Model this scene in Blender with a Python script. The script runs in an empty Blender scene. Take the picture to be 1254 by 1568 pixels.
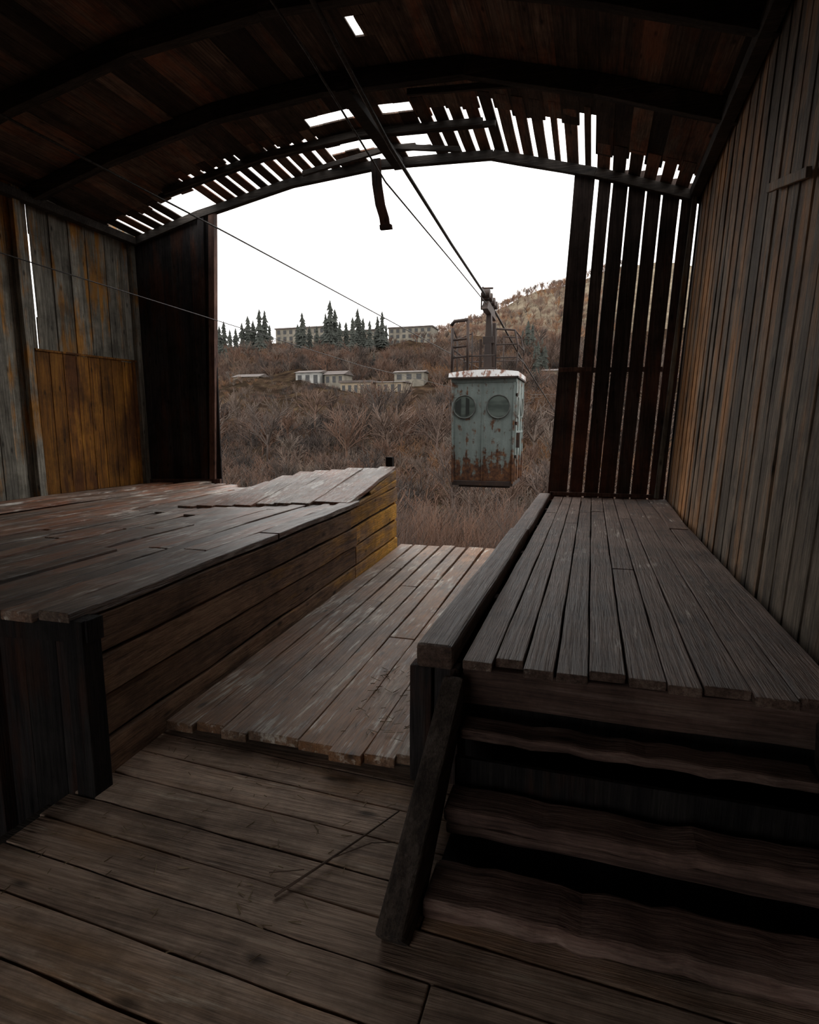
import bpy, math, random
import numpy as np
from mathutils import Vector
random.seed(7); np.random.seed(7)
R = random.uniform
scene = bpy.context.scene
try:
    scene.view_settings.view_transform = 'Standard'
    scene.view_settings.look = 'None'
except Exception as e:
    print(e)

# ------------------------------------------------------------------ materials
def newmat(name):
    m = bpy.data.materials.new(name); m.use_nodes = True
    nt = m.node_tree
    b = nt.nodes['Principled BSDF']
    return m, nt, b
def N(nt, t, **k):
    n = nt.nodes.new(t)
    for a, v in k.items(): setattr(n, a, v)
    return n
def ramp(nt, stops):
    n = nt.nodes.new('ShaderNodeValToRGB')
    e = n.color_ramp.elements
    while len(e) < len(stops): e.new(0.5)
    for i, (p, c) in enumerate(stops):
        e[i].position = p
        e[i].color = (c[0], c[1], c[2], 1) if hasattr(c, '__len__') else (c, c, c, 1)
    return n
def mixc(nt, fac, a, b, mode='MIX'):
    n = nt.nodes.new('ShaderNodeMix'); n.data_type = 'RGBA'; n.blend_type = mode
    L = nt.links
    for sock, v in ((n.inputs[0], fac), (n.inputs[6], a), (n.inputs[7], b)):
        if isinstance(v, (int, float)): sock.default_value = v
        elif isinstance(v, tuple): sock.default_value = (v[0], v[1], v[2], 1)
        else: L.new(v, sock)
    return n.outputs[2]
def mth(nt, op, a, b=0.0, clamp=False):
    n = nt.nodes.new('ShaderNodeMath'); n.operation = op; n.use_clamp = clamp
    for s, v in ((n.inputs[0], a), (n.inputs[1], b)):
        if isinstance(v, (int, float)): s.default_value = v
        else: nt.links.new(v, s)
    return n.outputs[0]

def wood(name, dark, mid, light, axis, stain=None, st_lo=0.5, st_hi=0.65, grad=None, rough=0.75, var=0.7, fleck=None, fleck_lo=.62, spec=.3):
    """weathered plank; axis = grain direction; grad=(axis,lo,hi) pushes stain with height/depth"""
    m, nt, b = newmat(name); L = nt.links
    tc = N(nt, 'ShaderNodeTexCoord'); at = N(nt, 'ShaderNodeAttribute', attribute_name='rnd')
    rnd = at.outputs['Fac']
    off = N(nt, 'ShaderNodeCombineXYZ')
    for i, k in enumerate((37., 51., 23.)): L.new(mth(nt, 'MULTIPLY', rnd, k), off.inputs[i])
    add = N(nt, 'ShaderNodeVectorMath', operation='ADD')
    L.new(tc.outputs['Object'], add.inputs[0]); L.new(off.outputs[0], add.inputs[1])
    def noise(along, across, det=6, src=None, rough_=.6):
        mp = N(nt, 'ShaderNodeMapping'); s = [across]*3; s[axis] = along
        mp.inputs['Scale'].default_value = s
        L.new(src or add.outputs[0], mp.inputs[0])
        n = N(nt, 'ShaderNodeTexNoise'); n.inputs['Scale'].default_value = 1
        n.inputs['Detail'].default_value = det; n.inputs['Roughness'].default_value = rough_
        L.new(mp.outputs[0], n.inputs['Vector']); return n.outputs['Fac']
    g = noise(1.6, 45, 8); g2 = noise(0.8, 7, 5); big = noise(0.9, 2.2, 4, tc.outputs['Object'])
    fine = noise(6, 160, 4)
    gg = mth(nt, 'ADD', mth(nt, 'MULTIPLY', g, .6), mth(nt, 'MULTIPLY', g2, .4))
    cr = ramp(nt, [(0.36, dark), (0.5, mid), (0.64, light)]); L.new(gg, cr.inputs[0])
    col = cr.outputs[0]
    if stain:
        f = mth(nt, 'ADD', mth(nt, 'MULTIPLY', big, .6), mth(nt, 'MULTIPLY', noise(1.2, 14, 4), .4))
        f = mth(nt, 'ADD', f, mth(nt, 'MULTIPLY', mth(nt, 'SUBTRACT', rnd, .5), .12))
        if grad:
            sx = N(nt, 'ShaderNodeSeparateXYZ'); L.new(tc.outputs['Object'], sx.inputs[0])
            mr = N(nt, 'ShaderNodeMapRange'); L.new(sx.outputs[grad[0]], mr.inputs[0])
            mr.inputs[1].default_value = grad[1]; mr.inputs[2].default_value = grad[2]
            mr.inputs[3].default_value = -.12; mr.inputs[4].default_value = .12
            f = mth(nt, 'ADD', f, mr.outputs[0])
        mr = N(nt, 'ShaderNodeMapRange'); L.new(f, mr.inputs[0])
        mr.inputs[1].default_value = st_lo; mr.inputs[2].default_value = st_hi
        sc = mixc(nt, gg, tuple(c*.35 for c in stain), tuple(min(1, c*1.5) for c in stain))
        col = mixc(nt, mr.outputs[0], col, sc)
    if fleck:
        fr = ramp(nt, [(fleck_lo, 0), (fleck_lo+.08, 1)])
        L.new(mth(nt, 'ADD', mth(nt, 'MULTIPLY', noise(3, 30, 6), .6), mth(nt, 'MULTIPLY', noise(1.5, 3, 3, tc.outputs['Object']), .4)), fr.inputs[0])
        col = mixc(nt, fr.outputs[0], col, fleck)
    vo = N(nt, 'ShaderNodeTexVoronoi'); mp = N(nt, 'ShaderNodeMapping')
    s = [7.]*3; s[axis] = 2.6; mp.inputs['Scale'].default_value = s
    L.new(add.outputs[0], mp.inputs[0]); L.new(mp.outputs[0], vo.inputs['Vector']); vo.inputs['Scale'].default_value = 1
    kr = ramp(nt, [(0.05, .25), (0.16, 1)]); L.new(vo.outputs['Distance'], kr.inputs[0])
    col = mixc(nt, 1.0, col, kr.outputs[0], 'MULTIPLY')
    # grime blotches
    gr = N(nt, 'ShaderNodeTexNoise'); gr.inputs['Scale'].default_value = 2.3; gr.inputs['Detail'].default_value = 7; gr.inputs['Roughness'].default_value=.7
    L.new(tc.outputs['Object'], gr.inputs['Vector'])
    grr = ramp(nt, [(.38, .45), (.56, 1.05)]); L.new(gr.outputs['Fac'], grr.inputs[0])
    col = mixc(nt, .75, col, grr.outputs[0], 'MULTIPLY')
    fr2 = ramp(nt, [(0.3, .5), (0.6, 1.2)]); L.new(fine, fr2.inputs[0])
    col = mixc(nt, .75, col, fr2.outputs[0], 'MULTIPLY')
    v = mth(nt, 'ADD', mth(nt, 'MULTIPLY', rnd, var), 1-var*.5)
    cb = N(nt, 'ShaderNodeCombineXYZ')
    for i in range(3): L.new(v, cb.inputs[i])
    col = mixc(nt, 1.0, col, cb.outputs[0], 'MULTIPLY')
    L.new(col, b.inputs['Base Color'])
    rg = mth(nt, 'ADD', mth(nt, 'MULTIPLY', g, .5), rough-.25); L.new(rg, b.inputs['Roughness'])
    b.inputs['Specular IOR Level'].default_value = spec
    bp = N(nt, 'ShaderNodeBump'); bp.inputs['Strength'].default_value = .8; bp.inputs['Distance'].default_value = .014
    L.new(mth(nt, 'ADD', g, mth(nt, 'MULTIPLY', fine, .5)), bp.inputs['Height']); L.new(bp.outputs[0], b.inputs['Normal'])
    return m

def simple(name, c1, c2, scale=4, rough=.8, metal=0, bump=.2):
    m, nt, b = newmat(name); L = nt.links
    tc = N(nt, 'ShaderNodeTexCoord'); n = N(nt, 'ShaderNodeTexNoise'); n.inputs['Scale'].default_value = scale
    n.inputs['Detail'].default_value = 6; L.new(tc.outputs['Object'], n.inputs['Vector'])
    cr = ramp(nt, [(.35, c1), (.65, c2)]); L.new(n.outputs['Fac'], cr.inputs[0]); L.new(cr.outputs[0], b.inputs['Base Color'])
    b.inputs['Roughness'].default_value = rough; b.inputs['Metallic'].default_value = metal
    bp = N(nt, 'ShaderNodeBump'); bp.inputs['Strength'].default_value = bump; bp.inputs['Distance'].default_value = .02
    L.new(n.outputs['Fac'], bp.inputs['Height']); L.new(bp.outputs[0], b.inputs['Normal'])
    return m

M_floor = wood('floor_planks', (.22,.15,.11), (.46,.33,.25), (.6,.46,.36), 0, stain=(.42,.26,.155), st_lo=.53, st_hi=.66, fleck=(.72,.6,.48), fleck_lo=.58, rough=.75, var=.4, spec=.2)
M_ramp = wood('ramp_planks', (.13,.072,.043), (.34,.205,.13), (.55,.42,.31), 1, stain=(.4,.19,.085), st_lo=.48, st_hi=.61, fleck=(.8,.72,.62), fleck_lo=.54, rough=.5, spec=.5)
M_deck = wood('deck_planks', (.06,.036,.028), (.16,.102,.078), (.25,.18,.145), 1, fleck=(.5,.43,.37), fleck_lo=.58, rough=.55, var=.45)
M_plat = wood('platform_planks', (.07,.042,.032), (.22,.145,.105), (.38,.31,.255), 1, stain=(.29,.115,.055), st_lo=.49, st_hi=.61, fleck=(.68,.63,.57), fleck_lo=.54, rough=.48, spec=.5)
M_platside = wood('platform_side_planks', (.11,.062,.038), (.33,.2,.125), (.46,.31,.2), 1, stain=(.88,.37,.055), st_lo=.5, st_hi=.66, grad=(1,3,7), var=.8)
M_wallR = wood('right_wall_boards', (.062,.046,.033), (.205,.157,.115), (.335,.275,.215), 2, stain=(.39,.185,.07), st_lo=.48, st_hi=.66, grad=(1,1,9))
M_wallL = wood('left_wall_boards', (.09,.08,.062), (.27,.25,.205), (.45,.425,.365), 2, stain=(.44,.205,.045), st_lo=.51, st_hi=.6)
M_panel = wood('ochre_panel', (.09,.035,.008), (.31,.125,.018), (.46,.215,.035), 2, stain=(.12,.045,.013), st_lo=.48, st_hi=.6)
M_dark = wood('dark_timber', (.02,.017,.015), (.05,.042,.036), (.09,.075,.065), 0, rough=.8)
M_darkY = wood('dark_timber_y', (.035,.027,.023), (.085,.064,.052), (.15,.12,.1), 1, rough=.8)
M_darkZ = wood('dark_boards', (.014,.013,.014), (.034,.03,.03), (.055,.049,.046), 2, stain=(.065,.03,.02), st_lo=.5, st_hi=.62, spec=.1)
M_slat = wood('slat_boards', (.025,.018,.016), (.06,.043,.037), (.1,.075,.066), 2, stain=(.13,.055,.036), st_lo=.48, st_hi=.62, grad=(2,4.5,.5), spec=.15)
M_redZ = wood('red_brown_boards', (.05,.024,.018), (.13,.066,.048), (.2,.115,.085), 2)
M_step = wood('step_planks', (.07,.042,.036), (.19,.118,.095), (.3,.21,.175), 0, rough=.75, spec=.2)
M_roof = wood('roof_boards', (.035,.025,.02), (.135,.094,.072), (.23,.175,.14), 1, stain=(.22,.1,.06), st_lo=.51, st_hi=.63, var=1.5)
M_cable = simple('steel_cable', (.03,.03,.03), (.08,.075,.07), 30, .5, .6)

# ------------------------------------------------------------------ mesh builder
class MB:
    def __init__(s): s.v=[]; s.f=[]; s.r=[]; s.m=[]
    def hexa(s, p, r=None, m=0):
        r = random.random() if r is None else r
        o = len(s.v); s.v += [tuple(q) for q in p]; s.r += [r]*8
        for f in ((0,3,2,1),(4,5,6,7),(0,1,5,4),(1,2,6,5),(2,3,7,6),(3,0,4,7)):
            s.f.append([o+i for i in f]); s.m.append(m)
    def box(s, a, b, r=None, m=0):
        (x0,y0,z0),(x1,y1,z1) = a, b
        s.hexa([(x0,y0,z0),(x1,y0,z0),(x1,y1,z0),(x0,y1,z0),(x0,y0,z1),(x1,y0,z1),(x1,y1,z1),(x0,y1,z1)], r, m)
    def sweep(s, pts, wv, tv, jit=0, r=None, m=0):
        r = random.random() if r is None else r
        wv = Vector(wv)/2; tv = Vector(tv)/2; o = len(s.v); n = len(pts)
        for p in pts:
            p = Vector(p)
            for a, b in ((-1,-1),(1,-1),(1,1),(-1,1)):
                q = p + wv*a*(1+R(-jit,jit)) + tv*b*(1+R(-jit,jit))
                s.v.append(tuple(q)); s.r.append(r)
        for i in range(n-1):
            for k in range(4):
                k2 = (k+1) % 4
                s.f.append([o+4*i+k, o+4*i+k2, o+4*(i+1)+k2, o+4*(i+1)+k]); s.m.append(m)
        s.f.append([o+3,o+2,o+1,o]); s.f.append([o+4*(n-1)+k for k in range(4)]); s.m += [m,m]
    def plank(s, a, b, wv, tv, segs=5, wob=.006, jit=.03, r=None, m=0):
        a = Vector(a); b = Vector(b); pts = []
        w = Vector(wv).normalized(); t = Vector(tv).normalized()
        for i in range(segs+1):
            pts.append(a.lerp(b, i/segs) + w*R(-wob,wob)*.6 + t*R(-wob,wob)*.7)
        s.sweep(pts, wv, tv, jit, r, m)
    def tube(s, pts, rad, n=6, r=None, m=0):
        r = random.random() if r is None else r
        o = len(s.v); P = [Vector(p) for p in pts]
        for i, p in enumerate(P):
            d = (P[min(i+1,len(P)-1)] - P[max(i-1,0)]).normalized()
            u = d.cross(Vector((0,0,1)))
            if u.length < .05: u = d.cross(Vector((1,0,0)))
            u.normalize(); w = d.cross(u)
            ra = rad[i] if isinstance(rad,(list,tuple)) else rad
            for k in range(n):
                t = 2*math.pi*k/n
                s.v.append(tuple(p + u*math.cos(t)*ra + w*math.sin(t)*ra)); s.r.append(r)
        for i in range(len(P)-1):
            for k in range(n):
                k2=(k+1)%n
                s.f.append([o+n*i+k, o+n*i+k2, o+n*(i+1)+k2, o+n*(i+1)+k]); s.m.append(m)
        s.f.append([o+k for k in range(n)][::-1]); s.f.append([o+n*(len(P)-1)+k for k in range(n)]); s.m += [m,m]
    def build(s, name, mats, bevel=0, parent=None, smooth=False):
        me = bpy.data.meshes.new(name); me.from_pydata(s.v, [], s.f)
        for m in (mats if isinstance(mats,(list,tuple)) else [mats]): me.materials.append(m)
        me.polygons.foreach_set('material_index', s.m)
        if smooth: me.polygons.foreach_set('use_smooth', [True]*len(s.f))
        at = me.attributes.new('rnd','FLOAT','POINT'); at.data.foreach_set('value', s.r)
        import bmesh
        bm = bmesh.new(); bm.from_mesh(me); bmesh.ops.recalc_face_normals(bm, faces=bm.faces); bm.to_mesh(me); bm.free()
        ob = bpy.data.objects.new(name, me); scene.collection.objects.link(ob)
        if bevel:
            md = ob.modifiers.new('bevel','BEVEL'); md.width = bevel; md.segments = 2; md.limit_method='ANGLE'; md.angle_limit = math.radians(50)
        if parent: ob.parent = parent
        return ob
def empty(name):
    e = bpy.data.objects.new(name, None); scene.collection.objects.link(e); return e

# ------------------------------------------------------------------ floor (planks across, X direction)
mb = MB(); y = -3.0
while y < 2.6:
    w = R(.15,.2)
    if y+w > 2.62: w = 2.62-y
    br = R(-.6,.8)
    yc = y+w/2
    sk=.05
    for (xa, xb) in ((-2.15+R(-.03,.03), br), (br+.006, 1.2)):
        mb.plank((xa, yc-sk*(xa+1), -.025+R(-.005,.005)), (xb, yc-sk*(xb+1), -.025), (0,w-R(.005,.016),0), (0,0,.05), 8, .004, .02)
    y += w
mb.build('floor', M_floor, .005)
# pit / foundation below
mb = MB()
mb.box((-7.8,-3,-1.5),(1.1,9,-1.35))
for yy in (-2.8,0,2.4,5,7.1,8.8):
    for xx in (-7.5,-5.2,-2.6,-.75,.8):
        mb.box((xx-.09,yy-.09,-4.4),(xx+.09,yy+.09,-1.5))
mb.box((-2.25,-3,-1.35),(-2.15,1.85,-.06))
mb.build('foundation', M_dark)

# ramp (middle lane)
mb = MB(); xs=[0]; 
while xs[-1] < .93: xs.append(xs[-1]+R(.085,.13))
xs[-1]=1
for i in range(len(xs)-1):
    a,b_ = xs[i], xs[i+1]; c=(a+b_)/2
    x0 = -2.08+c*1.42; x1 = -2.39+c*1.71; w = (b_-a)*1.56
    y0 = 2.46+R(-.04,.04)-c*.02; zt=.045
    yb = R(3.6,6.2)
    t=(yb-y0)/(7.4-y0); xm = x0+(x1-x0)*t
    rr_=R(.3,1)
    mb.plank((x0,y0,zt+R(-.004,.006)),(xm,yb,zt),(w-.014,0,0),(0,0,.05),6,.005,.02,rr_)
    mb.plank((xm,yb+.004,zt+R(-.003,.004)),(x1,7.4+R(-.06,.06),zt),(w-.014,0,0),(0,0,.05),6,.005,.02,rr_+.03)
for yy in (2.56,4.0,5.6,7.25): mb.box((-2.0,yy-.05,-.1),(-.72,yy+.05,.018),.1,1)
mb.build('ramp', [M_ramp, M_darkY], .006)

# ------------------------------------------------------------------ left boarding platform
platL = empty('boarding_platform')
def faceX(y): return -2.1-.062*(y-1.97)
def zl(x): return .82 + (x+2.1)*(.28/5.7)   # drops toward left wall
mb = MB(); x = -2.06; i=0
while x > -7.75:
    w = R(.15,.21)
    xc = x-w/2
    if xc > -2.5: yf = 5.75
    elif xc > -4.1: yf = 6.5 + R(-.2,.1)
    elif xc > -6.2: yf = 7.0 + (-xc-4.1)*1.0 + R(-.2,.2)
    else: yf = 8.98
    brk = R(3.0,5.5)
    z0 = zl(xc)-.02
    shift = -.062*(4)*max(0,(xc+6)/4) if xc>-6 else 0
    y0 = 1.88+R(-.05,.05)
    xb = xc + shift*(brk-y0)/4
    dz=R(-.016,.016)
    mb.plank((xc,y0,z0+dz),(xb,brk,z0+dz+R(-.006,.006)),(w-R(.016,.038),0,0),(0,0,.045),6,.009,.02)
    mb.plank((xb+R(-.01,.01),brk+.012,z0+R(-.014,.017)),(xc+shift*(yf-y0)/4,yf,z0+R(-.004,.02)),(w-R(.016,.038),0,0),(0,0,.045),6,.009,.02)
    x -= w
mb.plank((-7.3,3,.62),(-7.3,8.9,.6),(.3,0,0),(0,0,.05),8,.012,.02,.9)
mb.plank((-6.55,4.2,.66),(-6.5,8.95,.64),(.26,0,0),(0,0,.05),8,.012,.02,.8)
mb.plank((-4.9,3.4,.70),(-5.0,7.4,.70),(.2,0,0),(0,0,.04),6,.014,.02,.95)
mb.build('deck_planks', M_plat, .006, platL)
mb = MB(); mb.hexa([(-2.12,2.0,.6),(-2.42,7.0,.6),(-7.7,8.9,.3),(-7.7,2.0,.3),(-2.12,2.0,.745),(-2.42,7.0,.745),(-7.7,8.9,.47),(-7.7,2.0,.47)])
mb.build('platform_joists', M_darkY, 0, platL)
# raised boarding ramp at the far end
mb = MB()
for i in range(9):
    t = (i+.5)/9; xa = -2.35-t*1.95; xb = -2.42-t*1.75
    ya = 5.62-t*.25+R(-.06,.06); yb = 7.32-t*.75+R(-.03,.03)
    zb = 1.08-.1*t-.19*max(0,(t-.6)/.4)**1.5
    mb.plank((xa,ya,zl(xa)+.015),(xb,yb,zb+R(-.01,.01)),(.22-.03*t,0,-.0),(0,0,.045),5,.008,.02,R(.7,1))
mb.build('raised_planks', M_plat, .006, platL)
mb = MB()
zz = -.02
for k,h in enumerate((.2,.21,.2,.19)):
    z0 = zz; z1 = zz+h-.016; y0=1.97; dx=R(-.008,.008)
    yb=5.72+R(-.25,.1)
    mb.plank((faceX(y0)+dx,y0,(z0+z1)/2),(faceX(yb)+dx,yb,(z0+z1)/2),(.04,0,0),(0,0,z1-z0),8,.008,.03,[.75,.35,.6,.3][k])
    ya2 = yb+.012
    mb.plank((faceX(ya2),ya2,(z0+z1)/2),(faceX(7.3),7.3+R(-.03,.03),(z0+z1)/2+.02*k),(.04,0,0),(0,0,z1-z0),3,.008,.03,[.95,.7,.9,.5][k])
    zz += h
mb.hexa([(faceX(5.7)-.02,5.7,.78),(faceX(5.7)+.02,5.7,.78),(faceX(7.3)+.02,7.3,.85),(faceX(7.3)-.02,7.3,.85),
         (faceX(5.7)-.02,5.7,.81),(faceX(5.7)+.02,5.7,.81),(faceX(7.3)+.02,7.3,.93),(faceX(7.3)-.02,7.3,.93)])
mb.hexa([(faceX(6.2)-.02,6.2,.85),(faceX(6.2)+.015,6.2,.85),(faceX(7.3)+.015,7.3,.94),(faceX(7.3)-.02,7.3,.94),
         (faceX(6.2)-.02,6.2,.88),(faceX(6.2)+.015,6.2,.88),(faceX(7.3)+.015,7.3,1.06),(faceX(7.3)-.02,7.3,1.06)])
mb.plank((-2.43,7.3,.5),(-4.0,6.7,.4),(0,.04,0),(0,0,1.0),2,.0,.0)
mb.build('side_planks', M_platside, .006, platL)
mb = MB()
mb.plank((-2.06,1.93,-1.3),(-2.06,1.93,.795),(.1,0,0),(0,.1,0),4,.004,.02)
mb.plank((-2.62,1.93,-1.3),(-2.62,1.93,.775),(.09,0,0),(0,.07,0),4,.004,.02)
mb.plank((-2.0,1.94,.745),(-7.7,1.94,.49),(0,.09,0),(0,0,.1),4,.004,.02)
for i in range(30):
    xx=-2.15-i*.19
    mb.plank((xx,1.97,-1.3),(xx,1.97,.74),(.188,0,0),(0,.03,0),2,.001,.005)
mb.plank((-2.52,7.37,-1.3),(-2.52,7.37,1.22),(.09,0,0),(0,.08,0),3,.004,.03)
mb.hexa([(-2.19,2.0,-1.3),(-2.16,2.0,-1.3),(-2.47,7.2,-1.3),(-2.5,7.2,-1.3),(-2.19,2.0,.75),(-2.16,2.0,.75),(-2.47,7.2,.8),(-2.5,7.2,.8)],.1)
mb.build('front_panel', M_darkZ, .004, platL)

# ------------------------------------------------------------------ right boarding platform
platR = empty('boarding_platform.001')
mb = MB(); xs=[-.5]
while xs[-1] < .86: xs.append(xs[-1]+R(.125,.175))
xs[-1]=.97
for i in range(len(xs)-1):
    w = xs[i+1]-xs[i]; xc=(xs[i+1]+xs[i])/2
    y0 = 2.42+R(-.025,.03)+(.05 if i==1 else 0); brk = [7.2,7.0,6.4,7.3,7.4,4.4,6.9,7.1,7.0,5.1,7,6][i%12]
    g=R(.005,.011); q=R(0,1); dz=R(-.005,.005)
    mb.plank((xc,y0,.58+dz),(xc,brk,.58),(w-g,0,0),(0,0,.04),10,.005,.02,q)
    mb.plank((xc,brk+.006,.58+R(-.003,.004)),(xc,8.9,.58),(w-g,0,0),(0,0,.04),4,.005,.02,min(1,q+.1))
mb.plank((.86,6.3,.604),(.93,8.85,.604),(.18,0,0),(0,0,.02),5,.004,.02,.9)
mb.build('deck_planks_r', M_deck, .005, platR)
mb = MB()
mb.plank((-.62,2.40,.605),(-.62,5.6,.605),(.165,0,0),(0,0,.11),8,.006,.02)
mb.plank((-.615,5.61,.6),(-.625,8.85,.6),(.165,0,0),(0,0,.1),8,.006,.02)
mb.build('edge_beam', M_deck, .018, platR)
mb = MB()
mb.plank((-.50,2.47,.475),(.95,2.47,.475),(0,.06,0),(0,0,.165),6,.004,.02,.2)
mb.plank((-.69,2.46,-.02),(-.69,2.46,.55),(.1,0,0),(0,.09,0),4,.004,.02,m=1)
mb.plank((-.575,2.47,-.02),(-.575,2.47,.55),(.11,0,0),(0,.07,0),4,.004,.02,m=1)
for yy in (3.6,5,6.4,7.8,8.8): mb.box((-.62,yy-.05,-1.3),(.9,yy+.05,.558),.2)
mb.hexa([(-.66,2.5,-1.3),(-.63,2.5,-1.3),(-.63,8.85,-1.3),(-.66,8.85,-1.3),(-.66,2.5,.55),(-.63,2.5,.55),(-.63,8.85,.55),(-.66,8.85,.55)])
mb.box((-.5,2.5,-.02),(.94,2.54,.55),.0,1)
mb.build('support_beams', [M_step, M_darkZ], .008, platR)

# stairs : open treads, shade in the voids behind them put in as dark boards
st = empty('wooden_stairs')
mb = MB()
for (yf, zt, dp, th, q) in ((2.25,.37,.13,.045,.3),(1.96,.205,.16,.055,.6),(1.68,.07,.2,.065,.85)):
    mb.plank((-.47,yf+dp/2,zt-th/2),(.82,yf+dp/2,zt-th/2+.004),(0,dp,0),(0,0,th),18,.010,.06,q)
mb.plank((-.47,2.02,.10),(.82,2.02,.095),(0,.03,0),(0,0,.045),10,.006,.05,.3)
mb.build('treads', M_step, .012, st)
mb = MB()
# dark sheet and set-back board that paint the shade under the flight
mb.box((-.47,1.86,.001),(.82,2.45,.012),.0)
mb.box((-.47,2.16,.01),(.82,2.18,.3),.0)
mb.build('void_shade_boards', M_darkZ, 0, st)
mb = MB()
def stringer(x, m=0):
    t=.09
    P=[(1.56,0.0),(1.74,0.0),(2.38,.38),(2.38,.54),(2.34,.55),(1.50,.07)]
    o=len(mb.v); n=len(P)
    for xx in (x-t/2,x+t/2):
        for (yy,zz) in P: mb.v.append((xx+R(-.006,.006),yy,zz)); mb.r.append(.6)
    for k in range(n):
        k2=(k+1)%n; mb.f.append([o+k,o+k2,o+n+k2,o+n+k]); mb.m.append(m)
    mb.f.append([o+k for k in range(n)]); mb.f.append([o+n+k for k in range(n)]); mb.m += [m,m]
stringer(-.525); stringer(.87)
mb.build('stringers', M_darkY, .014, st)

# ------------------------------------------------------------------ walls
PROF = [(-7.85,4.95),(-6.4,5.3),(-4.7,5.6),(-3.2,5.7),(-1.5,5.62),(-.1,5.22),(1.3,4.74)]
def prof(x): return float(np.interp(x,[p[0] for p in PROF],[p[1] for p in PROF]))
# right
mb = MB(); y=-3.0; i=0
while y < 9.0:
    w=R(.115,.17); yc=y+w/2; o=(.009 if i%2 else 0)+R(-.003,.003)
    mb.plank((.955+o,yc,-1.3 if y>2.4 else -.2),(1.255+o,yc+R(-.008,.008),4.78),(0,w-(.001 if R(0,1)<.7 else .008),0),(.024,0,0),8,.005,.008)
    y+=w; i+=1
mb.hexa([(1.01,-3,-1.3),(1.03,-3,-1.3),(1.03,9,-1.3),(1.01,9,-1.3),(1.32,-3,4.8),(1.34,-3,4.8),(1.34,9,4.8),(1.32,9,4.8)],.1,1)
mb.build('wall_right', [M_wallR, M_darkZ], .003)
mb = MB()
mb.plank((1.10,4.05,3.02),(1.12,5.0,3.27),(.03,0,0),(0,0,.06),3,.003,.02)
mb.build('wall_brace', M_wallR, .004)
# left
mb = MB(); y=-3.0; i=0
while y < 9.0:
    w=R(.15,.22); yc=y+w/2; o=(.012 if i%2 else 0)+R(-.004,.004)
    if 6.8<y and y<7.0 : 
        mb.plank((-7.8-o,yc,-1.3),(-7.83-o,yc,3.2),(0,w,0),(.024,0,0),5,.003,.005,.4)
        mb.plank((-7.83-o,yc+.009,3.2),(-7.85-o,yc+.007,4.35),(0,w-.022,0),(.024,0,0),3,.003,.005,.4)
        mb.plank((-7.85-o,yc,4.35),(-7.86-o,yc,5.0),(0,w,0),(.024,0,0),3,.003,.005,.4)
    else:
        mb.plank((-7.8-o,yc,-1.3),(-7.86-o,yc+R(-.004,.004),5.0),(0,w+.004,0),(.024,0,0),8,.003,.004)
    y+=w; i+=1
mb.build('wall_left', M_wallL, .004)
mb = MB(); y=6.84
while y<8.95:
    w=.24; 
    if y+w>8.97: w=8.97-y
    if w<.05: break
    mb.plank((-7.765,y+w/2,.6),(-7.775,y+w/2,2.74+R(-.04,.04)),(0,w-.01,0),(.02,0,0),4,.003,.008); y+=w
mb.plank((-7.75,6.84,2.72),(-7.75,8.97,2.76),(.03,0,0),(0,0,.03),3,.003,.01)
mb.build('wall_panel', M_panel, .004)
mb = MB()
mb.plank((-7.72,6.72,.6),(-7.77,6.72,4.9),(.08,0,0),(0,.12,0),6,.006,.02)
mb.plank((-7.72,8.9,.6),(-7.77,8.9,4.9),(.08,0,0),(0,.12,0),6,.006,.02)
mb.plank((-7.72,1.85,-1.3),(-7.77,1.85,4.9),(.08,0,0),(0,.14,0),6,.006,.02)
mb.plank((.9,8.9,.62),(1.15,8.9,4.6),(.06,0,0),(0,.06,0),6,.006,.02,.1)
mb.build('wall_posts', M_wallL, .006)
# front (gable end with the big opening)
mb = MB()
def lean(x,z): return x+.05*(z-.6)
def vb(xc,w,z0,z1,y=9.0,m=0,r=None):
    mb.plank((lean(xc,z0),y,z0),(lean(xc,z1),y,z1),(w,0,0),(0,.03,0),7,.004,.03,r,m)
vb(-.46,.27,.5,5.1,9.0,2)
x=-.3
for w,g in ((.16,.028),(.195,.016),(.21,.023),(.18,.024),(.21,.027),(.195,.022),(.165,.03),(.11,0)):
    vb(x+.03+w/2,w,.5,5.02-.33*max(0,x),9.0+R(-.01,.01),2); x+=w+g
mb.plank((-.5,8.95,2.42),(-.05,8.95,2.42),(0,.03,0),(0,0,.06),3,.004,.02,m=1)
mb.plank((-.5,9.04,2.42),(1.08,9.04,2.40),(0,.04,0),(0,0,.07),3,.004,.02,m=1)
mb.plank((-.56,8.95,.64),(.98,8.95,.64),(0,.05,0),(0,0,.05),3,.004,.02,m=1)
x=-.25
for k in range(6):
    vb(x,.09,.5,2.4,9.035,1); x+=.24
x=-7.78
while x<-6.25:
    w=R(.17,.22); mb.plank((x+w/2,9.0,-1.3),(x+w/2,9.0,prof(x)-.16),(w-.002,0,0),(0,.03,0),7,.004,.01,None,0); x+=w
mb.plank((-6.36,8.97,.6),(-6.14,8.97,5.1),(.11,0,0),(0,.1,0),6,.004,.02,None,1)
mb.plank((-6.52,8.95,.6),(-6.35,8.95,5.1),(.12,0,0),(0,.05,0),6,.004,.02,None,0)
mb.plank((-7.7,8.95,.62),(-6.2,8.95,.66),(0,.06,0),(0,0,.1),3,.004,.02,None,1)
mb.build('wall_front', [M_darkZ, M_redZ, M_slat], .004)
# rear wall
mb = MB(); x=-7.8
while x<1.2:
    w=.2
    z0 = 2.2 if -2.8<x<-.8 else -1.3
    mb.plank((x+w/2,-3,z0),(x+w/2,-3,prof(x)-.02),(w,0,0),(0,.03,0),5,.003,.005); x+=w
mb.build('wall_rear', M_darkZ)

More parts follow.
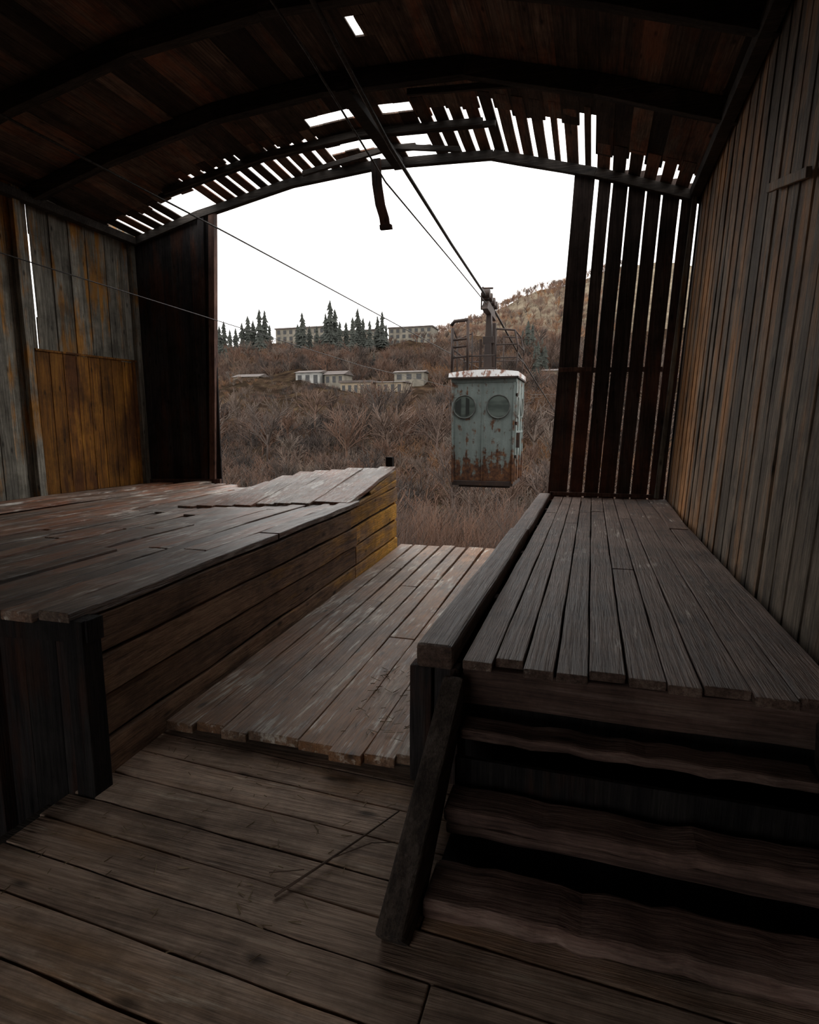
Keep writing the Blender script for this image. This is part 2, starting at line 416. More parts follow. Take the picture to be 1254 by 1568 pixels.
# ------------------------------------------------------------------ roof
arc=[0]
for i in range(1,len(PROF)): arc.append(arc[-1]+math.dist(PROF[i],PROF[i-1]))
def at(s):
    x=float(np.interp(s,arc,[p[0] for p in PROF])); z=float(np.interp(s,arc,[p[1] for p in PROF])); return x,z
def droop(y): return -.13*max(0,min(1,(y-7.0)/2.0))   # last bay sags to the gable
mb = MB(); pitch=.21; s=-.1; i=0
def rb(s,w,y0,y1,dz=0,segs=4):
    x,z=at(s); x2,z2=at(s+.05); d=Vector((x2-x,0,z2-z)).normalized()
    nrm=Vector((-d.z,0,d.x))
    mb.plank(Vector((x,y0,z+.015+dz+droop(y0))),Vector((x,y1,z+.015+dz+droop(y1))),d*w,nrm*.022,segs,.004,.02)
while s < arc[-1]+.1:
    sc=s+pitch/2; x,z=at(sc); j=R(-.12,.12)
    ov=.006*(i%2)
    rb(sc,pitch+.014,-3.0,1.4,ov); rb(sc,pitch+.014,1.4,2.9+j,ov,4); rb(sc,pitch+.014,2.9+j,4.3,ov,4); rb(sc,pitch+.014,4.3,5.6,ov,6)
    if -2.62<x<-2.38:
        rb(sc,pitch+.014,5.6,6.1,ov); rb(sc+.06,pitch*.55,6.1,6.42,ov); rb(sc,pitch+.014,6.42,7.05,ov)
    else: rb(sc,pitch+.014,5.6,7.05,ov)
    if -3.75<x<-2.4:
        rb(sc,pitch+.012,7.0,7.7+R(-.03,.02),ov)
        if -3.0<x<-2.8: rb(sc,pitch,7.6,9.2,ov)
        rb(sc,pitch+.01,7.88,8.4+R(-.02,.02)) if x<-2.8 or R(0,1)<.9 else None
        if x<-3.3: rb(sc,pitch+.01,8.62+R(-.05,.05),9.2)
        else: rb(sc,pitch+.01,8.68+R(-.05,.05),8.82); 
    elif x<-6.75:
        rb(sc,pitch+.01,7.0,8.45+j,ov); rb(sc,pitch-R(.04,.06),8.3,9.2)
    elif x<-6.2: rb(sc,pitch+.01,7.0,8.45+R(-.05,.05),ov)
    elif x<-3.75:
        rb(sc,pitch+.01,7.0,8.1+j*.8,ov); rb(sc,pitch-R(.05,.08),7.9,9.2)
    elif x<-.12:
        w=pitch-R(.04,.07)
        if -.75<x<-.55 or -.36<x<-.15: w=pitch-.13
        rb(sc,pitch+.008,7.0,7.9+j*1.5,ov)
        rb(sc,w,7.6,9.2)
    else:
        rb(sc,pitch+.01,7.0,8.5+j,ov); rb(sc,pitch-R(.04,.06),8.3,9.2,-.004)
    s+=pitch; i+=1
mb.build('ceiling', M_roof, .003)
mb = MB()
def rib(y,depth=.2,th=.07,dz=0,x0=-99,x1=99):
    P=[(p[0],p[1]+dz) for p in PROF]
    for k in range(len(P)-1):
        if P[k+1][0]>x1 or P[k][0]<x0: continue
        for q,(dy,ext) in enumerate(((-.04,.12),(.04,.3))):
            a=Vector((P[k][0],y+dy,P[k][1]-depth/2-.01)); b_=Vector((P[k+1][0],y+dy,P[k+1][1]-depth/2-.01))
            d=(b_-a).normalized(); nn=Vector((-d.z,0,d.x))
            e=ext if q else 0
            a2=a-d*e*(k>0)*.5; b2=b_+d*e*(k<len(P)-2)*.5
            mb.plank(a2,b2,(0,th,0),nn*depth*(1 if q==0 else .8),3,.005,.04)
for yy in (-2.6,-1,.4,1.8,3.1,4.3,5.6,7.0): rib(yy,.2)
rib(8.15,.09,.05,-.09,-7,-1.4)
rib(8.97,.12,.05,-.135)
mb.plank((-2.93,6.9,5.5),(-2.9,9.0,5.45),(.16,0,0),(0,0,.1),3,.005,.02)
mb.plank((-4.3,8.6,5.36),(-2.9,8.62,5.56),(0,.05,0),(0,0,.07),3,.005,.02)
mb.plank((-2.9,8.6,5.56),(-1.9,8.62,5.4),(0,.05,0),(0,0,.07),3,.005,.02)
mb.plank((-2.2,7.1,5.42),(-.9,7.1,5.32),(0,.04,0),(0,0,.07),3,.005,.02)
mb.plank((-7.72,-3,4.78),(-7.72,8.9,4.78),(.14,0,0),(0,0,.12),6,.005,.02)
mb.plank((1.15,-3,4.62),(1.15,8.9,4.62),(.12,0,0),(0,0,.12),6,.005,.02)
mb.build('roof_beams', M_dark, .005)
mb = MB()
mb.sweep([(-3.24,8.88,5.55),(-3.22,8.88,5.2),(-3.17,8.88,4.9),(-3.12,8.9,4.72),(-3.1,8.92,4.56)],(.15,0,.0),(0,.04,0),.04)
mb.sweep([(-3.1,8.91,4.62),(-3.09,8.92,4.555)],(.19,0,0),(0,.06,0),.04)
mb.build('hanging_plank', M_darkZ, .005)

# ------------------------------------------------------------------ cables
def cable(name, pts, rad):
    mb=MB(); mb.tube(pts, rad, 8); return mb.build(name, M_cable, smooth=True)
cable('steel_cable', [(-2.1,-2.9,5.3),(-2.1,1,5.1),(-2.1,4.4,4.72),(-2.1,6.2,4.45),(-2.1,9,4.28),(-2.1,12.3,4.14),(-2.1,18.5,3.6),(-2.1,40,2.2),(-2.1,90,1.6),(-2.1,120,7.5)], .022)
cable('steel_cable.001', [(-2.16,-2.9,4.9),(-2.14,4.4,4.35),(-2.12,6.1,4.08),(-2.1,9,4.05),(-2.1,12.3,4.02)], .009)
cable('steel_cable.002', [(-5.9,-2.9,4.72),(-5.9,9,4.78),(-5.9,26,4.72),(-5.9,60,4.8),(-5.9,120,8.0)], .014)
cable('steel_cable.003', [(-5.9,-2.9,3.5),(-5.9,5,3.38),(-5.9,15,3.22),(-5.9,40,3.5),(-5.9,120,7.6)], .007)

# ------------------------------------------------------------------ cable car
def paintmat(name, base, base2, rust_bias, z0, z1, rust=((.02,.009,.006),(.085,.033,.014),(.2,.085,.03))):
    m, nt, b = newmat(name); L=nt.links
    tc=N(nt,'ShaderNodeTexCoord')
    def noise(sc,det=8,vec=None,r=.6):
        n=N(nt,'ShaderNodeTexNoise'); n.inputs['Scale'].default_value=sc; n.inputs['Detail'].default_value=det; n.inputs['Roughness'].default_value=r
        L.new(vec or tc.outputs['Object'], n.inputs['Vector']); return n.outputs['Fac']
    mp=N(nt,'ShaderNodeMapping'); mp.inputs['Scale'].default_value=(11,11,1.0); L.new(tc.outputs['Object'],mp.inputs[0])
    streak=noise(1,6,mp.outputs[0])
    c=ramp(nt,[(.35,base),(.65,base2)]); L.new(mth(nt,'ADD',mth(nt,'MULTIPLY',noise(2.5),.5),mth(nt,'MULTIPLY',streak,.5)),c.inputs[0])
    sx=N(nt,'ShaderNodeSeparateXYZ'); L.new(tc.outputs['Object'],sx.inputs[0])
    mr=N(nt,'ShaderNodeMapRange'); L.new(sx.outputs[2],mr.inputs[0])
    mr.inputs[1].default_value=z0; mr.inputs[2].default_value=z1; mr.inputs[3].default_value=.2; mr.inputs[4].default_value=0
    f=mth(nt,'ADD',mth(nt,'ADD',mth(nt,'MULTIPLY',noise(6,10,None,.7),.5),mth(nt,'MULTIPLY',streak,.5)),mr.outputs[0])
    rr=ramp(nt,[(.57-rust_bias,0),(.63-rust_bias,1)]); L.new(f,rr.inputs[0])
    rc=ramp(nt,[(.3,rust[0]),(.5,rust[1]),(.7,rust[2])]); L.new(noise(14),rc.inputs[0])
    col=mixc(nt,rr.outputs[0],c.outputs[0],rc.outputs[0])
    L.new(col,b.inputs['Base Color']); b.inputs['Roughness'].default_value=.65
    bp=N(nt,'ShaderNodeBump'); bp.inputs['Strength'].default_value=.3; bp.inputs['Distance'].default_value=.01
    L.new(noise(20),bp.inputs['Height']); L.new(bp.outputs[0],b.inputs['Normal'])
    return m
M_car=paintmat('teal_car_paint',(.125,.155,.145),(.225,.27,.255),0.05,.45,1.2)
M_carroof=paintmat('white_roof_paint',(.55,.55,.55),(.8,.8,.79),.07,0,.1,((.12,.05,.03),(.25,.12,.08),(.35,.2,.15)))
M_rust=paintmat('rusty_steel',(.022,.014,.012),(.045,.025,.017),.04,0,.1,((.015,.009,.007),(.05,.022,.012),(.1,.045,.02)))
M_rim=simple('porthole_rim_paint',(.05,.055,.05),(.1,.11,.1),8,.6)
M_glass,nt_,b_g=newmat('dusty_window'); b_g.inputs['Roughness'].default_value=.3
nn_=N(nt_,'ShaderNodeTexNoise'); nn_.inputs['Scale'].default_value=3; cc_=ramp(nt_,[(.4,(.055,.07,.062)),(.6,(.11,.135,.12))]); nt_.links.new(nn_.outputs['Fac'],cc_.inputs[0]); nt_.links.new(cc_.outputs[0],b_g.inputs['Base Color'])
car=empty('cable_car')
X0,X1,Y0,Y1,Z0,Z1=-2.73,-1.46,11.8,13.1,.44,2.58
mb=MB(); mb.hexa([(X0+.03,Y0+.03,Z0+.06),(X1-.01,Y0+.03,Z0+.06),(X1-.01,Y1-.03,Z0+.06),(X0+.03,Y1-.03,Z0+.06),(X0-.01,Y0,Z1),(X1+.02,Y0,Z1),(X1+.02,Y1,Z1),(X0-.01,Y1,Z1)])
body=mb.build('cabin_body',M_car,.05,car)
mb=MB()
for (xx) in (X0+.03,X1-.02): mb.box((xx-.02,Y0-.006,Z0+.06),(xx+.02,Y0+.03,Z1))
mb.box((-2.105,Y0-.002,Z0+.1),(-2.095,Y0+.03,Z1-.02))
for yy in (Y0+.04,Y0+.42,Y1-.42,Y1-.04): mb.box((X1-.02,yy-.02,Z0+.1),(X1+.03,yy+.02,Z1))
mb.box((X0,Y0-.01,2.48),(X1+.02,Y1,2.58))
mb.box((X1-.02,Y0+.1,1.5),(X1+.025,Y1-.1,1.54))
mb.build('cabin_frame',M_car,.008,car)
mb=MB()
mb.box((X0+.02,Y0+.02,Z0),(X1-.01,Y1-.02,Z0+.1)); mb.box((X0+.1,Y0+.3,Z0-.06),(X1-.1,Y0+.4,Z0)); mb.box((X0+.1,Y1-.4,Z0-.06),(X1-.1,Y1-.3,Z0))
for zz in (1.0,1.65,2.2):
    mb.box((X1+.0,Y0+.02,zz),(X1+.05,Y0+.09,zz+.07))
mb.box((X1,Y0+.3,1.2),(X1+.07,Y0+.34,1.5))
mb.build('cabin_base',M_rust,.008,car)
def ring(mb,cx,cy,cz,r,rad,axis='y',n=40):
    o=len(mb.v); k=8
    for i in range(n):
        t=2*math.pi*i/n
        for j in range(k):
            p=2*math.pi*j/k; rr=r+rad*math.cos(p); q=rad*math.sin(p)
            if axis=='y': mb.v.append((cx+rr*math.cos(t),cy+q,cz+rr*math.sin(t)))
            else: mb.v.append((cx+q,cy+rr*math.cos(t),cz+rr*math.sin(t)))
            mb.r.append(.5)
    for i in range(n):
        for j in range(k):
            i2=(i+1)%n; j2=(j+1)%k
            mb.f.append([o+i*k+j,o+i2*k+j,o+i2*k+j2,o+i*k+j2]); mb.m.append(0)
mb=MB()
for cx in (-2.46,-1.78): ring(mb,cx,Y0+.0,2.01,.225,.016)
for cy in (12.1,12.8): ring(mb,X1+.01,cy,2.01,.2,.025,'x')
mb.build('porthole_rims',M_rim,0,car,True)
mb=MB()
for cx in (-2.46,-1.78): mb.tube([(cx,Y0-.006,2.01),(cx,Y0+.06,2.01)],.22,40)
for cy in (12.1,12.8): mb.tube([(X1-.03,cy,2.01),(X1+.022,cy,2.01)],.2,40)
mb.build('porthole_glass',M_glass,0,car)
mb=MB()
# broken pane: dark void on the left part of the first porthole, pale sliver of old glass at its right
mb.hexa([(-2.64,Y0-.012,1.92),(-2.53,Y0-.012,1.84),(-2.53,Y0-.007,1.84),(-2.64,Y0-.007,1.92),(-2.64,Y0-.012,2.1),(-2.53,Y0-.012,2.18),(-2.53,Y0-.007,2.18),(-2.64,Y0-.007,2.1)],.5,1)
mb.hexa([(-2.43,Y0-.012,1.83),(-2.36,Y0-.012,1.86),(-2.36,Y0-.007,1.86),(-2.43,Y0-.007,1.83),(-2.43,Y0-.012,2.2),(-2.36,Y0-.012,2.16),(-2.36,Y0-.007,2.16),(-2.43,Y0-.007,2.2)],.5,1)
mb.build('porthole_panes',[simple('old_glass',(.2,.24,.22),(.3,.33,.3),3,.3),simple('porthole_shade',(.018,.022,.02),(.03,.035,.032),3,.4)],0,car)
mb=MB(); n=10
def rz(t): return 2.68+.05*(1-(2*t-1)**2)
for i in range(n):
    t0=i/n; t1=(i+1)/n
    xa=X0-.05+t0*(X1-X0+.1); xb=X0-.05+t1*(X1-X0+.1)
    mb.hexa([(xa,Y0-.06,2.58),(xb,Y0-.06,2.58),(xb,Y1+.06,2.58),(xa,Y1+.06,2.58),(xa,Y0-.01,rz(t0)),(xb,Y0-.01,rz(t1)),(xb,Y1+.01,rz(t1)),(xa,Y1+.01,rz(t0))],.5)
mb.build('roof_lid',M_carroof,0,car)
mb=MB(); mb.box((X0-.06,Y0-.07,2.555),(X1+.06,Y0-.05,2.59)); mb.box((X1+.04,Y0-.07,2.555),(X1+.06,Y1+.06,2.59))
mb.build('roof_gutter',M_rust,.003,car)
mb=MB()
def T(*p,r=.022): mb.tube(list(p),r*1.2,6)
xa,xb=X0+.0,-2.42; yf,yb=Y0+.05,Y0+.5
for xx,zt in ((xa,3.55),(xb,3.68)):
    T((xx,yf,2.6),(xx,yf,zt),r=.026); T((xx,yb,2.6),(xx,yb,zt-.15),r=.014)
for zz in (2.98,3.18,3.32): T((xa,yf,zz),(xb,yf,zz+.02),r=.02)
T((xa-.03,yf,3.6),(xa+.04,yf,3.68),(xb,yf,3.7),r=.03)
T((xa,yf,3.55),(xa,yb,3.4),(xb,yb,3.5),r=.014)
T((xa,Y1-.1,2.6),(xa,Y1-.1,3.1),(xa,yf,3.15),r=.014)
xc,xd=-1.86,X1+.0
for yy,ra in ((yf,.018),(Y1-.2,.014)):
    T((xd-.04,yy,2.6),(xd+.02,yy,2.95),(xd+.02,yy,3.2),(xd-.04,yy,3.46),(xc,yy,3.5),r=ra); T((xc,yy,2.7),(xc,yy,3.5),r=.012)
for zz in (2.95,3.2,3.46): T((xd+(.02 if zz<3.4 else -.04),yf,zz),(xd+(.02 if zz<3.4 else -.04),Y1-.2,zz),r=.013)
for zz in (2.95,3.2): T((xc,yf,zz),(xd+.02,yf,zz),r=.012)
T((xb,yf,3.0),(xc,yf,3.0),r=.012); T((xa,Y1-.2,3.0),(xd,Y1-.2,3.0),r=.012)
mb.build('service_cage',M_rust,0,car,True)
mb=MB()
mb.hexa([(-2.19,12.3,2.65),(-2.01,12.3,2.65),(-2.01,12.55,2.65),(-2.19,12.55,2.65),(-2.15,12.36,3.9),(-2.05,12.36,3.9),(-2.05,12.5,3.9),(-2.15,12.5,3.9)])
mb.box((-2.26,12.3,2.66),(-1.94,12.6,2.82)); mb.box((-2.21,12.33,3.3),(-1.98,12.53,3.44))
mb.box((-2.02,12.36,2.7),(-1.95,12.44,3.7)); mb.box((-2.29,12.38,2.7),(-2.24,12.42,3.4))
mb.hexa([(-2.17,11.9,3.9),(-2.05,11.9,3.9),(-2.05,13.0,3.84),(-2.17,13.0,3.84),(-2.17,12.1,4.08),(-2.05,12.1,4.08),(-2.05,12.8,4.03),(-2.17,12.8,4.03)])
for yy in (12.0,12.3,12.65,12.95): mb.tube([(-2.18,yy,4.2-(yy-12)*.05),(-2.02,yy,4.2-(yy-12)*.05)],.085,16)
for yy in (12.0,12.3,12.65,12.95): mb.box((-2.2,yy-.03,3.9),(-2.175,yy+.03,4.22))
mb.tube([(-2.2,12.2,4.1),(-2.2,12.2,4.38)],.022,6); mb.tube([(-2.24,12.2,4.35),(-2.0,12.25,4.35)],.022,6)
mb.build('hanger_and_carriage',M_rust,.008,car)

# ------------------------------------------------------------------ terrain
YZ=[(-30,-3.5),(9,-3.3),(25,-4.2),(45,-4.6),(70,-2.8),(100,2),(131,9),(147,12.6),(190,23),(228,34),(270,35),(700,38)]
def th(x,y):
    x=np.asarray(x,float); y=np.asarray(y,float)
    z=np.interp(y,[p[0] for p in YZ],[p[1] for p in YZ])
    amp=np.clip((y-20)/120,0,1)
    z=z+amp*(1.6*np.sin(x*.07+y*.05)+1.0*np.sin(x*.13-y*.09+1.3)+.7*np.sin(x*.31+y*.21))
    z=z+88*np.exp(-(((x-40)/190)**2+((y-520)/130)**2))*np.clip((y-240)/100,0,1)
    return z
nx,ny=160,170
gx=np.linspace(-420,320,nx); gy=-30+730*(np.linspace(0,1,ny)**1.6)
GX,GY=np.meshgrid(gx,gy); GZ=th(GX,GY)
GZ+= np.random.uniform(-.15,.15,GZ.shape)*np.clip((GY-15)/30,0,2)
V=np.stack([GX.ravel(),GY.ravel(),GZ.ravel()],1)
F=[(j*nx+i,j*nx+i+1,(j+1)*nx+i+1,(j+1)*nx+i) for j in range(ny-1) for i in range(nx-1)]
me=bpy.data.meshes.new('ground_hillside'); me.from_pydata(V.tolist(),[],F)
me.polygons.foreach_set('use_smooth',[True]*len(F))
m,nt,b=newmat('hillside'); L=nt.links
tc=N(nt,'ShaderNodeTexCoord')
def nz(sc,det=8,r=.65):
    n=N(nt,'ShaderNodeTexNoise'); n.inputs['Scale'].default_value=sc; n.inputs['Detail'].default_value=det; n.inputs['Roughness'].default_value=r
    L.new(tc.outputs['Object'],n.inputs['Vector']); return n.outputs['Fac']
c1=ramp(nt,[(.3,(.012,.009,.007)),(.45,(.027,.019,.014)),(.58,(.042,.03,.02)),(.72,(.075,.058,.036))]); L.new(nz(.35,10),c1.inputs[0])
c2=ramp(nt,[(.42,(.5,.5,.5)),(.6,(1.3,1.2,1.1))]); L.new(nz(.05,5),c2.inputs[0])
col=mixc(nt,1,c1.outputs[0],c2.outputs[0],'MULTIPLY')
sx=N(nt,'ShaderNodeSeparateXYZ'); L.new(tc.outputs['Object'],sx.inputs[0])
mr=N(nt,'ShaderNodeMapRange'); L.new(sx.outputs[1],mr.inputs[0]); mr.inputs[1].default_value=240; mr.inputs[2].default_value=420  # far hill fades to a paler tan: distance haze painted into the colour
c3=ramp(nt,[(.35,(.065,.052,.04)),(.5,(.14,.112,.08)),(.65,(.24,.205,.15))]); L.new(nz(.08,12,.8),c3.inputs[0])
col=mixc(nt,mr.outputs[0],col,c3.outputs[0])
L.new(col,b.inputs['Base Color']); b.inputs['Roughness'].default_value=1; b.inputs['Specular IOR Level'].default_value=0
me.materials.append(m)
ob=bpy.data.objects.new('ground_hillside',me); scene.collection.objects.link(ob)

# ---- shrubs (merged twig clusters)
def shrub_template(stems,sub,rad,spread=.6):
    mb=MB()
    for i in range(stems):
        a=R(0,6.28); l=R(.6,1.); d=Vector((math.cos(a)*R(.1,spread),math.sin(a)*R(.1,spread),1)).normalized()
        p0=Vector((R(-.15,.15),R(-.15,.15),-.05)); p1=p0+d*l*.5+Vector((R(-.05,.05),R(-.05,.05),0)); p2=p1+(d+Vector((R(-.3,.3),R(-.3,.3),.2))).normalized()*l*.5
        mb.tube([p0,p1,p2],[rad,rad*.7,rad*.35],3)
        for k in range(sub):
            t=R(.25,.95); q=p0.lerp(p1,t*2) if t<.5 else p1.lerp(p2,t*2-1)
            dd=(d+Vector((R(-1.1,1.1),R(-1.1,1.1),R(-.2,.5)))).normalized()
            mb.tube([q,q+dd*R(.12,.33)],[rad*.6,rad*.35],3)
    return np.array(mb.v),np.array([f for f in mb.f if len(f)==4])
def tree_template():
    """bare deciduous tree: trunk, limbs, round twig crown"""
    mb=MB(); top=Vector((R(-.05,.05),R(-.05,.05),.45))
    mb.tube([(0,0,-.03),top],[.022,.015],4)
    for i in range(9):
        a=R(0,6.28); d=Vector((math.cos(a)*R(.3,1),math.sin(a)*R(.3,1),R(.5,1.2))).normalized()
        b0=Vector((0,0,0)).lerp(top,R(.5,1)); l=R(.28,.5); e=b0+d*l
        mb.tube([b0,e],[.012,.006],3)
        for k in range(11):
            t=R(.3,1); q=b0.lerp(e,t); dd=(d+Vector((R(-1,1),R(-1,1),R(-.3,.8)))).normalized()
            mb.tube([q,q+dd*R(.1,.24)],[.007,.004],3)
    return np.array(mb.v),np.array([f for f in mb.f if len(f)==4])
def scatter(name,templates,inst,mat):
    VV=[];FF=[];RR=[];o=0
    for (x,y,z,s,sz,rot,ti,r) in inst:
        v,f=templates[ti]; c,sn=math.cos(rot),math.sin(rot)
        w=np.empty_like(v); w[:,0]=(v[:,0]*c-v[:,1]*sn)*s+x; w[:,1]=(v[:,0]*sn+v[:,1]*c)*s+y; w[:,2]=v[:,2]*sz+z
        VV.append(w);FF.append(f+o);RR.append(np.full(len(v),r));o+=len(v)
    V=np.concatenate(VV);F=np.concatenate(FF);Rr=np.concatenate(RR)
    me=bpy.data.meshes.new(name); k=F.shape[1]
    me.vertices.add(len(V)); me.vertices.foreach_set('co',V.ravel())
    me.loops.add(F.size); me.loops.foreach_set('vertex_index',F.ravel().astype(np.int32))
    me.polygons.add(len(F)); me.polygons.foreach_set('loop_start',np.arange(0,F.size,k,dtype=np.int32))
    try: me.polygons.foreach_set('loop_total',np.full(len(F),k,dtype=np.int32))
    except Exception: pass
    me.update(calc_edges=True)
    at=me.attributes.new('rnd','FLOAT','POINT'); at.data.foreach_set('value',Rr.astype(np.float32))
    me.materials.append(mat); ob=bpy.data.objects.new(name,me); scene.collection.objects.link(ob); return ob
def twigmat(name,k):
    m,nt,b=newmat(name); a_=N(nt,'ShaderNodeAttribute',attribute_name='rnd')
    cr=ramp(nt,[(0,tuple(k*c for c in (.028,.02,.016))),(.25,tuple(k*c for c in (.08,.055,.043))),(.5,tuple(k*c for c in (.135,.066,.038))),(.75,tuple(k*c for c in (.13,.1,.08))),(1,tuple(k*c for c in (.2,.095,.038)))]); nt.links.new(a_.outputs['Fac'],cr.inputs[0]); nt.links.new(cr.outputs[0],b.inputs['Base Color']); b.inputs['Roughness'].default_value=.9
    return m
M_twig=twigmat('bare_twigs',.72); M_twig_near=twigmat('bare_twigs_near',.95)
far_t=[shrub_template(11,5,.015,.9) for _ in range(5)]
tree_t=[tree_template() for _ in range(4)]
near_t=[shrub_template(16,10,.0045,.5) for _ in range(4)]
def tone(x,y): return min(1,max(0,.5+.25*math.sin(x*.09+y*.03)+.2*math.sin(y*.11-x*.05)+R(-.4,.4)))
def near_house(x,y):
    return (-101<x<-58 and 144<y<157) or (-60<x<-39 and 129<y<157) or (-14<x<-2 and 146<y<157)
inst=[]
for i in range(4300):
    y=28+180*random.random()**.72; px=R(-.74,.12); x=px*y+R(-3,3)
    z=float(th(x,y)); s=R(1.0,2.6)*(1+y/170)
    if near_house(x,y): continue
    if y>98 and y<146 and -98<x<-28: s=R(1.0,1.8)
    inst.append((x,y,z,s*1.15,s*R(.6,1.0),R(0,6.28),random.randrange(5),tone(x,y)))
scatter('shrub_thicket',far_t,inst,M_twig)
inst=[]
for i in range(620):
    y=30+185*random.random()**.7; x=R(-.74,.1)*y
    if near_house(x,y): continue
    if y>92 and y<146 and -100<x<-28 and R(0,1)<.85: continue
    h=R(5,9) if y>60 else R(3,5)
    if y>190: h=R(3,5)
    if 92<y<146 and -100<x<-28: h=R(3,4.5)
    inst.append((x,y,float(th(x,y)),h,h,R(0,6.28),random.randrange(4),R(.1,.8)))
for i in range(50):
    y=R(214,227); x=R(-.62,-.22)*y; h=R(4,7)
    inst.append((x,y,float(th(x,y)),h,h,R(0,6.28),random.randrange(4),R(.1,.7)))
scatter('bare_trees',tree_t,inst,M_twig)
inst=[]
for i in range(400):
    y=10.5+17*random.random(); x=R(-.78,.1)*y+R(-1,1)
    z=float(th(x,y)); s=R(1.6,3.0)
    if y<15: s=R(1.8,2.8)
    if abs(x+2.1)<1.4 and y<14.5: continue
    inst.append((x,y,z,s,s*1.1,R(0,6.28),random.randrange(4),R(.15,.65)))
for i in range(16):
    x=R(-7,-3.6); y=R(9.8,11); inst.append((x,y,float(th(x,y)),1.5,R(3.6,4.8),R(0,6),random.randrange(4),.75))
scatter('bare_bushes',near_t,inst,M_twig_near)
# ---- conifers
def conifer():
    vs=[];fs=[]; n=9
    tiers=15
    for t in range(tiers):
        z=.12+t/tiers*.86; r=.2*(1-t/tiers)**.8*R(.7,1.2)+.012; zt=z+.11
        o=len(vs); vs.append((0,0,min(1,zt)))
        for k in range(n*2):
            a=math.pi*k/n+t; rr=r*(R(.6,1.35) if k%2==0 else R(.2,.45))
            vs.append((rr*math.cos(a),rr*math.sin(a),z-(.03 if k%2==0 else 0)+R(-.015,.015)))
        for k in range(n*2):
            fs.append((o,o+1+k,o+1+(k+1)%(n*2)))
    o=len(vs)
    for k in range(4): 
        a=k*math.pi/2; vs.append((.015*math.cos(a),.015*math.sin(a),-.05))
    vs.append((0,0,.95))
    for k in range(4): fs.append((o+k,o+(k+1)%4,o+4))
    return np.array(vs,float),np.array(fs)
ct=[conifer() for _ in range(4)]
M_con=simple('conifer_needles',(.022,.025,.02),(.047,.052,.042),1.5,.95)
inst=[]
def pix(px,t):
    a=(px-627)/907; H=1.03; return (-.292*H+.956*a)*t,(.956*H+.292*a)*t
for (px,t,h) in ((336,225,14),(343,225,15),(352,222,12),(361,224,12),(371,225,14),(380,225,17),(388,227,15),(398,226,19),(406,228,18),(413,229,12),(456,225,13),(463,225,17),(474,228,12),(485,226,11),(499,226,15),(506,226,20),(513,228,17),(520,224,13),(530,226,13),(540,222,15),(548,227,17),(556,226,13),(566,224,12),(578,227,13),(585,226,15),(591,228,10),
                 (815,165,10),(824,150,9),(830,158,8),(808,170,10),(345,205,7),(550,210,6),(820,140,9),(572,190,6),(835,150,8),(800,175,7)):
    x,y=pix(px,t); inst.append((x,y,float(th(x,y))-.4,h*.9,h,R(0,6),random.randrange(4),.5))
scatter('conifer_trees',ct,inst,M_con)
inst=[]
for i in range(1400):
    y=R(330,520); x=R(-.42,.05)*y
    inst.append((x,y,float(th(x,y)),R(5,9),R(5,9),R(0,6),random.randrange(4),R(.1,1)))
for i in range(90):
    y=R(250,262); x=R(-.62,-.1)*y; h=R(4,7)
    inst.append((x,y,float(th(x,y)),h,h,R(0,6),random.randrange(4),R(.2,.8)))
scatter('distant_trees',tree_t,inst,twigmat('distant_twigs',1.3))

# ---- buildings
def plaster(name,c): return simple(name,tuple(q*.6 for q in c),c,.6,.9)
M_pl=plaster('pale_plaster',(.19,.17,.135)); M_white=plaster('white_plaster',(.28,.275,.255)); M_tan=plaster('tan_plaster',(.25,.2,.14))
M_win=simple('dark_window',(.025,.025,.025),(.05,.05,.05)); M_rf=simple('roof_sheet',(.05,.04,.036),(.09,.07,.06),1)
def building(name,x0,x1,y,z0,z1,floors,cols,mat,gable=0,dep=10):
    e=empty(name); mb=MB(); mb.box((x0,y,z0-4),(x1,y+dep,z1)); mb.build('walls',mat,0,e)
    mb=MB(); fh=(z1-z0)/floors; cw=(x1-x0)/cols
    for f in range(floors):
        for c in range(cols):
            mb.box((x0+cw*(c+.25),y-.05,z0+fh*(f+.2)),(x0+cw*(c+.75),y+.1,z0+fh*(f+.82)))
    mb.build('windows',M_win,0,e)
    mb=MB()
    if gable: mb.hexa([(x0-.4,y-.5,z1),(x1+.4,y-.5,z1),(x1+.4,y+dep+.5,z1),(x0-.4,y+dep+.5,z1),(x0-.4,y+dep/2-.1,z1+gable),(x1+.4,y+dep/2-.1,z1+gable),(x1+.4,y+dep/2+.1,z1+gable),(x0-.4,y+dep/2+.1,z1+gable)])
    else: mb.box((x0-.4,y-.4,z1),(x1+.4,y+dep,z1+.5))
    mb.build('roof',M_rf,0,e)
building('apartment_building',-131,-108,233,35,43,3,8,M_pl)
building('apartment_building.001',-105,-86,238,35,41.5,3,7,M_pl)
building('apartment_building.002',-80,-62,233,34.5,41,3,7,M_pl)
building('house',-77,-70,147,12.6,16.2,1,3,M_white,.8,6)
building('house.001',-69,-63.5,148,13,15.6,1,3,M_pl,1.2,6)
building('ruined_building',-57,-49.3,131,8.8,12.0,1,5,M_tan,0,6)
building('ruined_building.001',-48.5,-42,132,9.2,12.0,1,4,M_tan,.4,6)
building('house.002',-97,-89,148,13,15.6,1,3,M_tan,1.0,6)
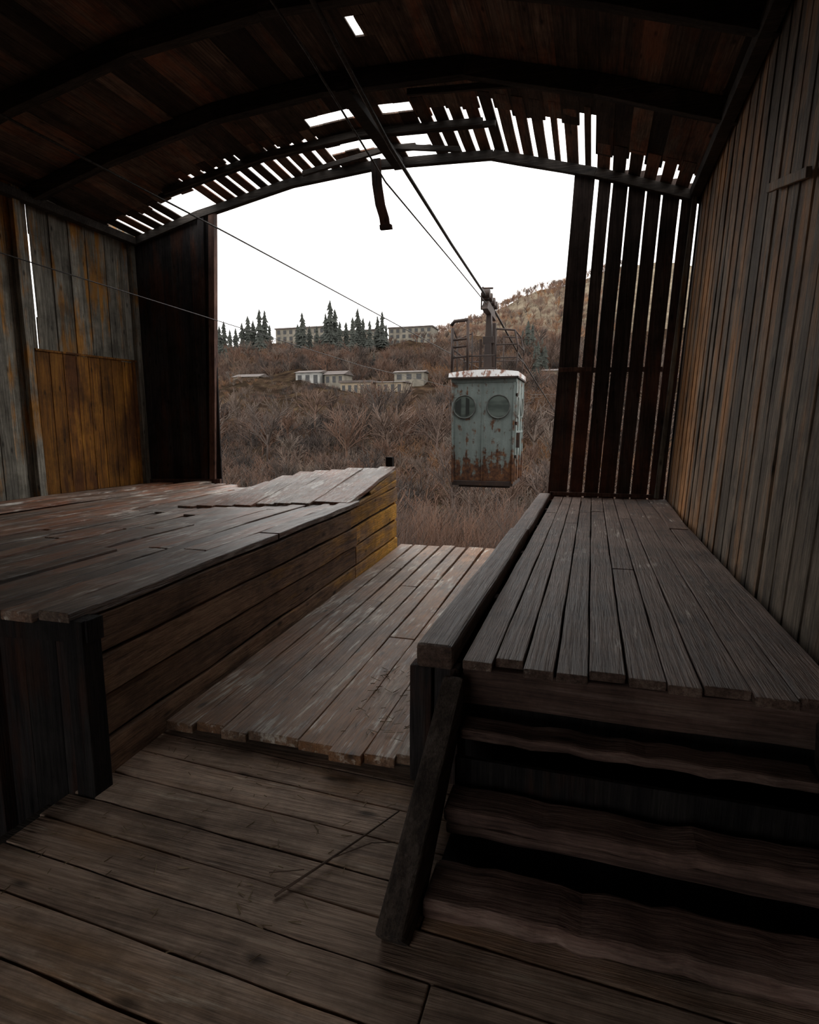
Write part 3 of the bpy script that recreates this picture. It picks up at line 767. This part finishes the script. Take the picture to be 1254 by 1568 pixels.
building('shed',-50,-42,150,13.6,15.8,1,3,M_pl,.6,4)
building('shed.001',-12,-4,150,13.4,15.2,1,3,M_tan,.6,4)

# ------------------------------------------------------------------ debris on the floor
mb=MB()
mb.tube([(-.975,1.61,.012),(-.88,1.78,.02),(-.80,1.95,.018),(-.70,2.14,.03)],[.005,.0045,.004,.003],6)
mb.tube([(-.86,1.82,.02),(-.74,1.93,.03),(-.66,1.97,.02)],[.003,.002,.002],5)
mb.tube([(-1.05,1.7,.01),(-.93,1.74,.02)],[.002,.002],5)
mb.build('fallen_branch',M_twig_near,0,None,True)
mb=MB()
for i in range(110):
    x=R(-2,-.75); y=R(1.3,2.4); a=R(0,6.28); l=R(.01,.05)
    mb.tube([(x,y,.004),(x+math.cos(a)*l,y+math.sin(a)*l,.008)],.0018,3)
for i in range(80):
    x=R(-1.2,-.8); y=R(2.6,3.4); a=R(0,6.28); l=R(.02,.07)
    mb.tube([(x,y,.076),(x+math.cos(a)*l,y+math.sin(a)*l,.084)],.002,3)
mb.build('straw_litter',simple('straw',(.15,.1,.05),(.35,.27,.16)))

# ------------------------------------------------------------------ world + camera
w=bpy.data.worlds.new('overcast_sky'); scene.world=w; w.use_nodes=True; nt=w.node_tree
bg=nt.nodes['Background']
tc=N(nt,'ShaderNodeTexCoord'); sx=N(nt,'ShaderNodeSeparateXYZ'); nt.links.new(tc.outputs['Generated'],sx.inputs[0])
cr=ramp(nt,[(0.0,(.97,.95,.93)),(.25,(1,.975,.95)),(1,(1,.985,.97))]); nt.links.new(sx.outputs[2],cr.inputs[0]); nt.links.new(cr.outputs[0],bg.inputs['Color'])
bg.inputs['Strength'].default_value=2.6
cam=bpy.data.cameras.new('camera'); co=bpy.data.objects.new('camera',cam); scene.collection.objects.link(co)
co.location=(0,0,1.6); co.rotation_euler=(math.radians(81.9),0,math.radians(17))
cam.sensor_fit='VERTICAL'; cam.sensor_height=36; cam.sensor_width=28.8; cam.lens=20.82; cam.clip_start=.05; cam.clip_end=3000
scene.camera=co
